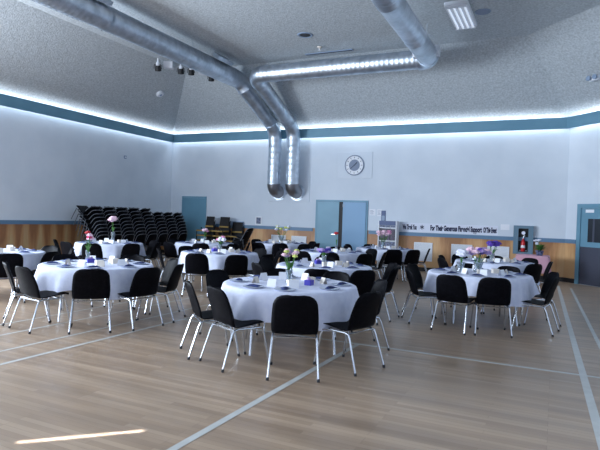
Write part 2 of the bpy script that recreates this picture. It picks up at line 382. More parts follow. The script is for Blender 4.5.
# brochure rack
t = thing('brochure_rack', 'white tiered rack of printed brochures beside the lettered banner', 'rack', (-4.68, 16.2, 0))
w = .29
MB().box((-w, -.16, 0), (-w+.03, .16, 1.5)).build('side_panel', M['white'], t)
MB().box((w-.03, -.16, 0), (w, .16, 1.5)).build('side_panel', M['white'], t)
MB().box((-w+.03, .12, .05), (w-.03, .14, 1.5)).build('back_panel', M['white'], t)
MB().box((-w+.03, -.17, 1.37), (w-.03, -.14, 1.5)).build('header', M['plaque'], t)
for j, z in enumerate((.25, .55, .9, 1.3)):
    MB().box((-w+.03, -.14, z-.03), (w-.03, .12, z)).build('shelf', M['white'], t)
for j, (z, h, mm) in enumerate(((.91, .34, 'darkpic2'), (1.31-.01+.0, .0, 'darkpic'), (.56, .3, 'darkpic'))):
    if h:
        for q in (-1, 0, 1):
            tag(MB().box((-4.68+q*.165-.075, 16.08, z), (-4.68+q*.165+.075, 16.11, z+h)).build('brochure', M[mm]), ['printed brochure on the %s tier of the white rack, %s', ''][0] % ('purple' if mm == 'darkpic2' else 'lower', {-1: 'at the doorway end', 0: 'in the middle', 1: 'at the banner end'}[q]), 'brochure', 'brochures in the white rack')
for q in (-1, 0, 1):
    tag(MB().box((-4.68+q*.165-.075, 16.08, 1.301), (-4.68+q*.165+.075, 16.1, 1.36)).build('brochure', M['darkpic']), 'pale blue brochure on top tier of the white rack, %s' % {-1: 'at the doorway end', 0: 'in the middle', 1: 'at the banner end'}[q], 'brochure', 'brochures in the white rack')

# lettered banner on the wall just over the rail
t = thing('thank_you_banner', 'long white paper banner with navy lettering over the dado rail', 'banner', (-4.33, YB, HT+.02))
MB().box((0, -.005, 0), (2.82, -.001, .27)).build('paper_strip', M['banner'], t)
def text(s, x, z, size, width, parent):
    cu = bpy.data.curves.new('lettering', 'FONT'); cu.body = s; cu.size = size; cu.extrude = .0015; cu.offset = .012
    cu.materials.append(M['ink']); o = bpy.data.objects.new('lettering', cu); C.objects.link(o); o.parent = parent
    bpy.context.view_layer.update()
    o.scale = (width/max(o.dimensions.x, .01), 1, 1)
    sx = width/max(o.dimensions.x, .01)
    dg = bpy.context.evaluated_depsgraph_get(); me = bpy.data.meshes.new_from_object(o.evaluated_get(dg)); bpy.data.objects.remove(o)
    me.transform(Matrix.Diagonal((sx, 1, 1, 1))); o = bpy.data.objects.new('lettering', me); C.objects.link(o); o.parent = parent
    o.location = (x, -.007, z); o.rotation_euler = (PI/2, 0, 0)
    return o
text('We Thank You', .03, .075, .2, .44, t)
text('For Their Generous Financial Support', .88, .07, .21, 1.50, t)
text('Of This Event', 2.42, .07, .2, .37, t)
mb = MB()
for i in range(6):
    mb.box((-.012, -.008, 0), (.012, -.005, .07), Matrix.Translation((.63, 0, .15)) @ Matrix.Rotation(i*PI/3, 4, 'Y'))
mb.build('star_mark', M['ink'], t)
tag(MB().box((-1.44, YB-.004, 1.36), (-1.2, YB-.0005, 1.52)).build('paper_sign', M['paper']), 'small white notice between the banner and the extinguisher cabinet', 'notice')

# extinguisher cabinet and extinguisher
cx = -.82
t = thing('extinguisher_cabinet', 'teal cabinet with dark recess on the back wall over the pink table', 'cabinet', (cx, YB, .70))
mb = MB().box((-.26, -.13, 0), (-.13, 0, .80)).box((.13, -.13, 0), (.26, 0, .80)).box((-.13, -.13, 0), (.13, 0, .06)).box((-.13, -.13, .72), (.13, 0, .80))
mb.build('surround', mat('cabinet_teal', srgb(96, 124, 142), .5), t)
MB().box((-.13, -.012, .06), (.13, -.004, .72)).build('recess', M['black'], t)
MB().box((-.1, -.02, .075), (.1, -.014, .11)).build('caption_plate', M['paper'], t)
t = thing('fire_extinguisher', 'red fire extinguisher inside the teal wall cabinet', 'fire extinguisher', (cx, YB-.075, .775))
MB().lathe([(0, 0), (.054, .0), (.058, .02), (.058, .25), (.046, .30), (.02, .33), (.02, .37), (0, .37)], 16).build('body', M['ext_red'], t, True)
MB().lathe([(.0586, .1), (.0588, .17)], 16).build('caption_band', M['paper'], t, True)
MB().tube([(0, 0, .36), (0, 0, .42), (.05, -.02, .45)], .013, 8).build('valve', M['chrome'], t, True)
MB().tube([(-.01, -.02, .40), (-.05, -.03, .44), (-.06, -.03, .5)], .009, 6).build('handle', M['black'], t, True)
MB().lathe([(0, .02), (.05, .02), (.05, 0)], 18, Matrix.Translation((0, -.02, .52)) @ RX).build('round_tag', M['whitepetal'], t)

# ------------------------------------------------------------------ ceiling fittings
t = thing('fluorescent_fixture', 'white ceiling light with four bare tubes beyond the wide duct', 'ceiling light', (-2.03, 12.02, ZC))
MB().rbox((-.24, -.72, -.09), (.24, .72, 0), .02).build('housing', M['white'], t)
for i in range(4): MB().tube([(-.165+.11*i, -.66, -.11), (-.165+.11*i, .66, -.11)], .022, 8).build('tube', M['lamp'], t, True)
for s in (-1, 1): MB().box((-.22, s*.66-.03, -.13), (.22, s*.66+.03, -.09)).build('end_cap', M['white'], t)
def slot(x0, x1, y0, y1, lb):
    t = thing('slot_diffuser', lb, 'vent', ((x0+x1)/2, (y0+y1)/2, ZC), 0, 'slot diffusers in the ceiling')
    a, b = (x1-x0)/2, (y1-y0)/2
    MB().rbox((-a, -b, -.022), (a, b, 0), .008).build('frame', M['grey'], t)
    if a > b: MB().box((-a+.03, -b*.35, -.026), (a-.03, b*.35, -.022)).build('slot', M['black'], t)
    else: MB().box((-a*.35, -b+.03, -.026), (a*.35, b-.03, -.022)).build('slot', M['black'], t)
slot(-10.53, -10.42, 7.4, 9.45, 'long dark slot diffuser beside the big silver duct')
slot(-6.5, -5.1, 13.55, 13.66, 'short slot diffuser in ceiling above the crosswise duct')
t = thing('recessed_downlight', 'round black recessed downlight in the ceiling above the crosswise duct', 'ceiling light', (-5.83, 12.14, ZC))
MB().lathe([(.13, -.004), (.17, -.02), (.19, -.012), (.2, 0)], 24, None, False).build('trim_ring', M['grey'], t, True)
MB().lathe([(0, -.006), (.165, -.008)], 24).build('aperture', M['black'], t)
t = thing('sprinkler_head', 'tiny white sprinkler head by the short slot diffuser', 'sprinkler', (-5.86, 13.12, ZC))
MB().lathe([(.07, 0), (.06, -.03), (.02, -.035), (.02, -.08)], 12).build('cup', M['cream'], t, True)
MB().lathe([(.0, -.08), (.045, -.085), (.045, -.095), (0, -.1)], 12).build('deflector', M['white'], t, True)
t = thing('ceiling_speaker', 'faint oval speaker grille flush in ceiling beside the tube light', 'speaker', (-1.59, 12.1, ZC))
MB().lathe([(.14, 0), (.15, -.012), (.165, -.012), (.17, 0)], 24, None, False).build('rim', M['grey'], t, True)
MB().lathe([(0, -.008), (.145, -.008)], 24).build('grille', M['clockgrey'], t)
t = thing('smoke_detector', 'small white smoke detector on the sloping ceiling under the spotlights', 'smoke detector', (-11.87, 13.87, 5.43))
t.rotation_euler = (0, -math.atan2(ZC-ZS, INS), 0)
MB().lathe([(0, -.09), (.1, -.085), (.13, -.05), (.13, -.0), (0, 0)], 20).build('casing', M['white'], t, True)
MB().lathe([(0, -.1), (.04, -.1), (.045, -.086)], 12).build('sensor_cap', M['grey'], t, True)
# square diffuser seen high over the angled wall
t = thing('emergency_light', 'small twin-head lamp high on the angled ceiling by the photo edge', 'lamp', (.70, 14.56, 5.02), -PI/4)
MB().rbox((-.14, -.05, 0), (.14, .05, .12), .02).build('casing', M['white'], t)
for s in (-1, 1): MB().lathe([(.03, 0), (.06, .05), (.06, .07), (0, .07)], 12, Matrix.Translation((s*.09, -.05, .06)) @ Matrix.Rotation(PI/2, 4, 'X')).build('lamp_head', M['grey'], t, True)

# spotlights with white necks, and white boxes between them
def spot(loc, rz, lb):
    t = thing('track_spotlight', lb, 'spotlight', loc, rz, 'black spotlights under the ceiling corner')
    MB().tube([(0, 0, 0), (0, 0, -.14)], .03, 10).build('neck', M['white'], t, True)
    MB().lathe([(0, 0), (.055, 0), (.06, .07), (.05, .1), (0, .1)], 14, Matrix.Translation((0, 0, -.23))).build('socket', M['white'], t, True)
    MB().lathe([(0, .0), (.08, .0), (.095, -.16), (.085, -.16), (.07, -.03), (0, -.03)], 16, Matrix.Translation((0, 0, -.21)) @ Matrix.Rotation(.5, 4, 'X')).build('can', M['black'], t, True)
    MB().tube([(-.11, 0, -.32), (-.1, 0, -.2), (0, 0, -.17), (.1, 0, -.2), (.11, 0, -.32)], .01, 6).build('yoke', M['black'], t, True)
def ballast(loc, rz, lb):
    t = thing('ceiling_box', lb, 'box', loc, rz, 'white boxes between the spotlights')
    MB().rbox((-.14, -.1, -.2), (.14, .1, 0), .015).build('casing', M['white'], t)
    MB().box((-.11, -.104, -.17), (.11, -.1, -.03)).build('cover', M['paper'], t)
for (x, y, lb) in [(-10.80, 12.50, 'black spotlight with white neck, first under the ceiling crease, next to the box'),
                   (-10.35, 13.0, 'black spotlight with white neck between the two white ceiling boxes'),
                   (-10.12, 13.2, 'black spotlight with white neck beside the half-hidden white box'),
                   (-9.95, 14.0, 'black spotlight half hidden behind the big silver duct')]:
    spot((x, y, ZC), .5, lb)
ballast((-10.75, 12.92, ZC), .5, 'white box hanging between first and second spotlights')
ballast((-10.15, 13.85, ZC), .5, 'white ceiling box partly behind the big silver duct')

# ------------------------------------------------------------------ spiral ducts
def duct_run(a, b, r, pitch=.13, r_ridge=.006, n=24):
    a, b = Vector(a), Vector(b); d = b-a; ln = d.length; d.normalize(); pts = [a]; rs = [r]
    s = pitch*.5
    while s < ln-.03:
        for ds, rr in ((-.02, r), (0, r+r_ridge), (.02, r)): pts.append(a+d*(s+ds)); rs.append(rr)
        s += pitch
    pts.append(b); rs.append(r)
    return MB().tube(pts, rs, n)
def bend(p, q, t, r, n=24, steps=6, rim=.012):
    """smooth bend from p through the corner q to t"""
    p, q, t = Vector(p), Vector(q), Vector(t); pts = []
    for i in range(steps+1):
        u = i/steps; pts.append(p*(1-u)**2+q*2*u*(1-u)+t*u*u)
    rs = [r+rim]+[r+.004]*(steps-1)+[r+rim]
    return MB().tube(pts, rs, n)
def hanger(mb_parent, x, y, z, r):
    mb = MB().tube([(x, y, ZC), (x, y, z+r)], .008, 6).lathe([(r+.016, -.02), (r+.018, .02)], 24, Matrix.Translation((x, y, z)) @ Matrix.Rotation(PI/2, 4, 'X'))
    mb.build('hanger', M['duct'], mb_parent, True)
R1 = .265; R2 = .22
t = thing('ventilation_duct', 'big silver spiral duct along the ceiling ending in the wall drop farther from double doors', 'duct', (0, 0, 0))
duct_run((-8.84, YF+.2, 5.65), (-8.9, 13.75, 5.65), R1).build('main_run', M['duct'], t, True)
bend((-8.9, 13.7, 5.65), (-8.88, 14.05, 5.65), (-8.78, 14.2, 5.38), R1-.02).build('elbow', M['duct'], t, True)
duct_run((-8.78, 14.1, 5.42), (-8.66, 15.72, 4.56), R2).build('sloped_run', M['duct'], t, True)
bend((-8.66, 15.6, 4.62), (-8.66, 15.98, 4.42), (-8.66, 15.98, 4.05), R2).build('elbow', M['duct'], t, True)
duct_run((-8.66, 15.98, 4.12), (-8.66, 15.98, 2.55), R2, .2).build('wall_drop', M['duct'], t, True)
MB().lathe([(R2+.005, -.10), (R2+.03, -.10), (R2+.03, -.03), (R2+.06, -.03), (R2+.06, 0)], 24, Matrix.Translation((-8.66, YB-.028, 2.36)) @ Matrix.Rotation(-PI/2, 4, 'X'), False).build('wall_collar', M['duct'], t, True)
bend((-8.66, 15.98, 2.62), (-8.66, 15.98, 2.36), (-8.66, YB-.04, 2.36), R2).build('outlet_elbow', M['duct_dark'], t, True)
def register(parent, x, y, z, l):
    """a flat box grille fixed on the upper flank of a duct"""
    mx = Matrix.Translation((x, y, z)) @ Matrix.Rotation(.62, 4, 'Y')
    f = MB().box((-.12, -l, -.0), (-.09, l, .1), mx).box((.09, -l, 0), (.12, l, .1), mx).box((-.09, -l, 0), (.09, -l+.03, .1), mx).box((-.09, l-.03, 0), (.09, l, .1), mx).build('register', M['duct'], parent)
    MB().box((-.09, -l+.03, .02), (.09, l-.03, .05), mx).build('grille', M['duct_dark'], f)
for y in (8.1, 12.75): register(t, -8.70, y, 5.88, .36)
for y in (2.5, 5.5, 8.6, 11.6): hanger(t, -8.87, y, 5.65, R1)
t = thing('ventilation_duct', 'silver spiral duct turning across the ceiling down to the drop nearer the double doors', 'duct', (0, 0, 0))
R3 = .25
duct_run((-2.72, YF+.2, 5.56), (-2.97, 13.2, 5.56), R3, 2.2, .010).build('main_run', M['duct'], t, True)
duct_run((-3.0, 13.36, 5.56), (-7.85, 13.46, 5.60), R3-.015).build('cross_run', M['duct'], t, True)
bend((-2.97, 13.1, 5.56), (-2.97, 13.4, 5.56), (-3.25, 13.37, 5.56), R3+.005, steps=8).build('elbow', M['duct'], t, True)
bend((-7.75, 13.46, 5.60), (-8.1, 13.46, 5.60), (-8.08, 13.85, 5.44), R2+.01, steps=8).build('elbow', M['duct'], t, True)
duct_run((-8.08, 13.75, 5.50), (-7.97, 15.72, 4.56), R2).build('sloped_run', M['duct'], t, True)
bend((-7.97, 15.6, 4.62), (-7.97, 15.98, 4.42), (-7.97, 15.98, 4.05), R2).build('elbow', M['duct'], t, True)
duct_run((-7.97, 15.98, 4.12), (-7.97, 15.98, 2.55), R2, .2).build('wall_drop', M['duct'], t, True)
MB().lathe([(R2+.005, -.10), (R2+.03, -.10), (R2+.03, -.03), (R2+.06, -.03), (R2+.06, 0)], 24, Matrix.Translation((-7.97, YB-.028, 2.36)) @ Matrix.Rotation(-PI/2, 4, 'X'), False).build('wall_collar', M['duct'], t, True)
bend((-7.97, 15.98, 2.62), (-7.97, 15.98, 2.36), (-7.97, YB-.04, 2.36), R2).build('outlet_elbow', M['duct_dark'], t, True)
for y in (2.5, 5.8, 9.2, 12.4): hanger(t, -2.85, y, 5.56, R3)
for s in (-1, 1): MB().box((-2.97+s*.26-.05, 12.85, 5.48), (-2.97+s*.26+.05, 13.05, 5.72)).build('bracket', M['white'], t)

# ------------------------------------------------------------------ the stacking chair
def shell_mesh():
    # side profile, chair faces +Y: front lip, seat, curve, back   (y, z, half width)
    pr = [(.235, .420, .180), (.232, .438, .202), (.20, .449, .214), (.10, .440, .222), (0, .424, .228), (-.09, .408, .228), (-.15, .405, .224), (-.188, .416, .224),
          (-.208, .450, .232), (-.224, .52, .235), (-.241, .60, .231), (-.257, .66, .226), (-.271, .715, .219), (-.280, .750, .203), (-.287, .778, .178), (-.291, .796, .138), (-.292, .803, .08)]
    n = 12; vs = []; fs = []
    for i, (y, z, w) in enumerate(pr):
        if i > 7: y -= (z-.416)*.10
        seat = max(0, 1-i/6.5); back = min(1, max(0, (i-5)/4))
        for k in range(n+1):
            u = -1+2*k/n; e = abs(u)**3
            x = w*u*.965
            zz = z+seat*(.012*u*u-.035*e*(1 if i > 1 else .4))+(1-seat)*(1-back)*.01*u*u
            yy = y+back*.045*u*u
            vs.append((x, yy, zz))
    for i in range(len(pr)-1):
        for k in range(n): a = i*(n+1)+k; fs.append((a, a+1, a+n+2, a+n+1))
    mb = MB().add(vs, fs)
    me = bpy.data.meshes.new('shell'); me.from_pydata([tuple(p) for p in mb.v], [], mb.f)
    bm = bmesh.new(); bm.from_mesh(me); bmesh.ops.recalc_face_normals(bm, faces=bm.faces)
    bmesh.ops.solidify(bm, geom=list(bm.faces), thickness=.007); bmesh.ops.recalc_face_normals(bm, faces=bm.faces)
    bm.to_mesh(me); bm.free(); me.materials.append(M['shell'])
    me.polygons.foreach_set('use_smooth', [True]*len(me.polygons))
    return me
def rim_highlight():  # tube added along the back rim, painting its glossy edge highlight
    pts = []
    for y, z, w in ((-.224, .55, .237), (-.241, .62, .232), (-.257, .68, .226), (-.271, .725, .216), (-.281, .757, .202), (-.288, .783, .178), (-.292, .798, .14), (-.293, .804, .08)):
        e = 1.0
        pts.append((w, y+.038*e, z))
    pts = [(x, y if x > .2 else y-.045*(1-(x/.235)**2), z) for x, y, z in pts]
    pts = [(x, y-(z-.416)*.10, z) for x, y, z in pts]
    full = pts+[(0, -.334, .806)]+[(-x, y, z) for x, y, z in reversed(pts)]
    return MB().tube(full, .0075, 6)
def make_chair(name, feet=True):
    fm = M["chrome"] if feet else M["dull_frame"]
    root = bpy.data.objects.new(name, None); C.objects.link(root); root['category'] = 'chair'; root.empty_display_size = .1
    kids = []
    sh = bpy.data.objects.new('shell', shell_mesh()); C.objects.link(sh); sh.parent = root; kids.append((sh, -1))
    mb = MB()
    for s in (-1, 1): mb.tube([(s*.212, .165, .378), (s*.210, .13, .390), (s*.210, -.13, .390), (s*.212, -.172, .378)], .0115, 8)
    mb.tube([(-.212, -.172, .384), (.212, -.172, .384)], .0095, 6)
    mb.tube([(-.210, .11, .390), (.210, .11, .390)], .009, 6)
    kids.append((mb.build('seat_frame', fm, root, True), -1))
    for sx in (-1, 1):
        for (y0, y1) in ((.165, .245 if feet else .13), (-.172, -.30)):
            top = Vector((sx*.212, y0, .380)); end = Vector((sx*.238, y1, .008))
            mid = top.lerp(end, .12)+Vector((0, (y1-y0)*.05, .006))
            lg = MB().tube([top, mid, end], .0102, 8).build('leg', fm, root, True); kids.append((lg, -1)); li = len(kids)-1
            if feet:
                d = (end-mid).normalized()
                ft = MB().tube([end-d*.022, end+Vector((0, 0, -.008))], .0145, 8).build('foot_cap', M['foot'], lg, True); kids.append((ft, li))
    if not feet: kids.append((rim_highlight().build('rim_highlight', M['rim_glint'], root, True), -1))
    return Proto(root, kids)
chair = make_chair('stacking_chair')
stackchair = make_chair('stacking_chair', feet=False)

# ------------------------------------------------------------------ tables
SEAT = ['near', 'near right-side', 'right-side', 'far right-side', 'far', 'far left-side', 'left-side', 'near left-side']
TOP = .745
def make_table():
    root = bpy.data.objects.new('round_table', None); C.objects.link(root); root['category'] = 'table'; root['group'] = 'round banquet tables'; kids = []
    kids.append((MB().lathe([(0, .712), (.74, .712), (.757, .718), (.757, .738), (.75, TOP-.002), (0, TOP-.002)], 40).build('tabletop', M['tabletop'], root, True), -1))
    for s in (-1, 1):
        for q in (-1, 1):
            kids.append((MB().tube([(s*.40, q*.30, .712), (s*.45, q*.33, .35), (s*.47, q*.40, .01)], .014, 8).build('leg', M['chrome'], root, True), -1))
        kids.append((MB().tube([(s*.43, -.32, .45), (s*.43, .32, .45)], .012, 8).build('crossbar', M['chrome'], root, True), -1))
        kids.append((MB().tube([(s*.43, 0, .45), (s*.08, 0, .705)], .009, 6).build('brace', M['chrome'], root, True), -1))
    return Proto(root, kids)
def cloth_mesh(seed, rot, low=.0):
    rnd = random.Random(seed); n = 96; R = .772; vs = [(0, 0, TOP+.004)]; fs = []
    ph = [rnd.uniform(0, 6.28) for _ in range(4)]
    rings = [(.4, 0), (.72, 0), (R-.012, .0), (R, .006), (R+.008, .02)]
    for rr, dz in rings:
        for k in range(n): a = 2*PI*k/n; vs.append((rr*math.cos(a), rr*math.sin(a), TOP+.004-dz))
    J = 7
    for j in range(1, J+1):
        u = j/J
        for k in range(n):
            a = 2*PI*k/n; b = a-rot
            half = .985+low
            drop = min(.37, half/max(abs(math.cos(b)), abs(math.sin(b)))-R+.03)
            fold = .5+.5*math.sin(9*a+ph[0]+.7*math.sin(3*a+ph[1])); f2 = math.sin(23*a+ph[2])
            corner = max(0, drop-.26)*.35
            rad = R+.008+u*(.008+.085*fold+.014*f2+corner*.25)
            vs.append((rad*math.cos(a), rad*math.sin(a), TOP-.016-u*drop))
    tot = len(rings)+J
    for k in range(n): fs.append((0, 1+k, 1+(k+1) % n))
    for i in range(tot-1):
        for k in range(n): fs.append((1+i*n+k, 1+i*n+(k+1) % n, 1+(i+1)*n+(k+1) % n, 1+(i+1)*n+k))
    return MB().add(vs, fs)
table = make_table()
napkin_o = plate_o = None

# ---- small things for the tables (built once, copied after)
def simple_proto(name, cat, builder):
    root = bpy.data.objects.new(name, None); C.objects.link(root); root['category'] = cat
    kids = [(o, pi) for o, pi in builder(root)]
    return Proto(root, kids)
class Solo:
    def __init__(s, o): s.root = o; s.used = False
    def place(s, loc, rz, label, group):
        o = s.root if not s.used else s.root.copy()
        if s.used: C.objects.link(o)
        s.used = True; o.location = loc; o.rotation_euler = (0, 0, rz); o['label'] = label; o['group'] = group; return o
def napkin_mesh():
    mb = MB()
    prof = [(-.085, .0, .022), (-.05, .018, .034), (0, .026, .038), (.05, .02, .046), (.085, .006, .066)]
    vs = []; fs = []
    for x, h, w in prof:
        for yy, hh in ((-1, 0), (-.55, h*.8), (0, h), (.55, h*.8), (1, 0)): vs.append((x, yy*w, .002+hh))
    for i in range(4):
        for k in range(4): a = i*5+k; fs.append((a, a+1, a+6, a+5))
    return mb.add(vs, fs)
o = napkin_mesh().build('napkin', M['napkin'], None, True); o['category'] = 'napkin'; napkin = Solo(o)
o = MB().lathe([(0, .004), (.075, .004), (.115, .012), (.118, .014), (.112, .010), (.07, .001), (0, .001)], 24).build('plate', M['plate'], None, True); o['category'] = 'plate'; plate = Solo(o)
def card_mesh(w, h, d): return MB().add([(-w, -d, 0), (w, -d, 0), (w, 0, h), (-w, 0, h), (-w, d, 0), (w, d, 0), (-w, -d+.003, 0), (w, -d+.003, 0)], [(0, 1, 2, 3), (3, 2, 5, 4)])
o = card_mesh(.052, .09, .035).build('tent_card', M['paper']); o['category'] = 'card'; card = Solo(o)
o = card_mesh(.046, .075, .03).build('tent_card', M['cream']); o['category'] = 'card'; ccard = Solo(o)
def gift_build(root):
    a = MB().rbox((-.05, -.04, 0), (.05, .04, .062), .005).build('carton', M['cream'], root)
    b = MB().rbox((-.053, -.043, .05), (.053, .043, .07), .005).build('lid', M['cream'], root)
    return [(a, -1), (b, -1)]
gift = simple_proto('favour_box', 'box', gift_build)
def blue_build(root):
    a = MB().rbox((-.055, -.04, 0), (.055, .04, .06), .005).build('carton', M['blue'], root)
    b = MB().ball((-.022, 0, .07), .022).ball((.025, .01, .068), .02).build('bow', M['lilac'], root, True)
    return [(a, -1), (b, -1)]
bluebox = simple_proto('gift_box', 'box', blue_build)
def bouquet(loc, label, h, blooms, spread, vase_h=.16, leafy=True, seed=1, vr=.04):
    """vase > water neck; each flower > stem, petals.  blooms: list of (material, count, radius)"""
    rnd = random.Random(seed)
    t = thing('flower_vase', label, 'flower vase', loc, 0, None)
    MB().lathe([(0, 0), (vr, 0), (vr*1.1, .01), (vr*.8, vase_h*.5), (vr*1.15, vase_h), (vr*1.0, vase_h), (vr*.65, vase_h*.5), (vr*.8, .015), (0, .015)], 16).build('vase', M['vase'], t, True)
    for mt, cnt, r in blooms:
        for i in range(cnt):
            a = rnd.uniform(0, 6.28); q = spread*math.sqrt(rnd.random()); top = Vector((q*math.cos(a), q*math.sin(a), h*rnd.uniform(.78, 1.0)))
            st = MB().tube([(0, 0, .02), (top.x*.35, top.y*.35, vase_h), top], .004, 5).build('stem', M['leaf'], t, True)
            mb = MB(); mb.ball(top, r*.45, 7, 5)
            for k in range(6):
                an = 2*PI*k/6; mb.ball(top+Vector((math.cos(an)*r*.62, math.sin(an)*r*.62, r*.1)), r*.5, 6, 4, (1, 1, .6))
            for k in range(4):
                an = 2*PI*k/4+.4; mb.ball(top+Vector((math.cos(an)*r*.38, math.sin(an)*r*.38, r*.45)), r*.42, 6, 4, (1, 1, .7))
            mb.build('bloom', M[mt], st, True)
    if leafy:
        for i in range(5):
            a = rnd.uniform(0, 6.28); q = spread*.9; b = Vector((q*math.cos(a), q*math.sin(a), h*.62)); m0 = Vector((0, 0, vase_h*.9)); sd = Vector((-math.sin(a), math.cos(a), 0))*.018
            mid = m0.lerp(b, .55)+Vector((0, 0, .04))
            MB().add([m0, mid+sd, b, mid-sd, mid+Vector((0, 0, .006))], [(0, 1, 4), (1, 2, 4), (2, 3, 4), (3, 0, 4)]).build('leaf', M['leaf'], t)
    return t

# name, centre, cloth rotation, lower corner, descriptor, chairs [(angle deg, radius of the back, facing offset deg)], angle jitter seed
T = [
 ('T1', (-2.78, 5.61), .30, .04, 'front centre table', [(-132, 1.17, 2), (-100, 1.15, -17), (-60, 1.27, -7), (-22, 1.20, 2), (37, 1.12, 0), (84, 1.20, 4), (124, 1.2, 0), (170, 1.18, 0)]),
 ('T2', (-1.06, 8.81), .1, .0, 'lilac bouquet table', [(-141, 1.17, -12), (-101, 1.22, 2), (-72, 1.16, -7), (-24, 1.16, 12), (24, 1.15, 0), (72, 1.15, 0), (108, 1.18, 0), (168, 1.14, 0)]),
 ('T3', (-5.96, 5.74), .5, .0, 'pink star-flower table', [(-118, 1.15, -6), (-86, 1.22, -14), (-48, 1.17, 6), (-12, 1.18, 0), (22, 1.2, -4), (62, 1.15, 0), (108, 1.2, 0), (160, 1.2, 0)]),
 ('T4', (-8.79, 6.16), .2, .0, 'table cropped by photo edge', [(-27, 1.15, 0), (12, 1.12, 0), (52, 1.2, 0), (95, 1.2, 0)]),
 ('T5', (-9.74, 9.74), .0, .0, 'table before the tall stacks', [(-97, 1.18, 0), (-62, 1.3, 0), (-22, 1.2, 0), (22, 1.2, 0), (68, 1.15, 0), (150, 1.15, 0), (-140, 1.2, 0)]),
 ('T6', (-6.22, 9.25), .6, .0, 'mid-room left-of-centre table', [(-78, 1.25, 8), (-42, 1.32, 0), (-12, 1.3, 0), (32, 1.2, 0), (76, 1.2, 0), (118, 1.22, 0), (162, 1.2, 0), (-140, 1.2, 0)]),
 ('T7', (-8.45, 11.85), .25, .0, 'table before the single teal door', [(-100, 1.25, 0), (-60, 1.2, 0), (-18, 1.2, 0), (28, 1.15, 0), (75, 1.15, 0), (125, 1.15, 0), (172, 1.2, 0), (-140, 1.2, 0)]),
 ('T8', (-3.42, 8.15), .4, .0, 'table just behind front centre', [(-71, 1.22, 0), (-40, 1.24, 0), (-4, 1.2, 0), (38, 1.2, 0), (112, 1.26, 0), (146, 1.2, 0), (178, 1.12, 0), (-128, 1.2, 0)]),
 ('T9', (-4.68, 11.64), .1, .0, 'red rose table', [(-100, 1.22, 0), (-72, 1.2, 0), (-36, 1.3, 0), (8, 1.2, 0), (62, 1.25, 0), (108, 1.2, 0), (150, 1.2, 0), (-145, 1.2, 0)]),
 ('T10', (-7.25, 13.97), .7, .0, 'table before the low vents', [(-91, 1.32, 0), (-64, 1.22, 0), (-34, 1.32, 0), (4, 1.12, 0), (58, 1.1, 0), (110, 1.1, 0), (160, 1.15, 0), (-142, 1.2, 0)]),
 ('T11', (-4.2, 14.25), .2, .0, 'table beside the brochure rack', [(-64, 1.3, 0), (-38, 1.25, 0), (8, 1.15, 0), (130, 1.12, 0), (172, 1.15, 0), (-135, 1.15, 0)]),
 ('T12', (-1.12, 11.75), .35, .0, 'purple flower table', [(171, 1.12, 0), (131, 1.32, 0), (95, 1.15, 0), (58, 1.2, 0), (8, 1.04, 0), (-44, 1.08, 0), (-140, 1.2, 0)]),
]
TABLE_WORDS = {'T1': 'largest round table in view, under white cloth, at front centre', 'T2': 'round clothed table with the lilac bouquet, closest to the court lines',
 'T3': 'round clothed table with the tall pink star flowers', 'T4': 'round clothed table cropped by the photo edge',
 'T5': 'round clothed table in front of the tall chair stacks', 'T6': 'round clothed table mid-room between star-flower and front centre tables',
 'T7': 'round clothed table in front of the single teal door', 'T8': 'round clothed table just behind the front centre one',
 'T9': 'round clothed table with a single red rose, before the double doors', 'T10': 'round clothed table in front of the low white vents by the doors',
 'T11': 'round clothed table beside the white brochure rack', 'T12': 'round clothed table with purple flowers near the extinguisher cabinet'}
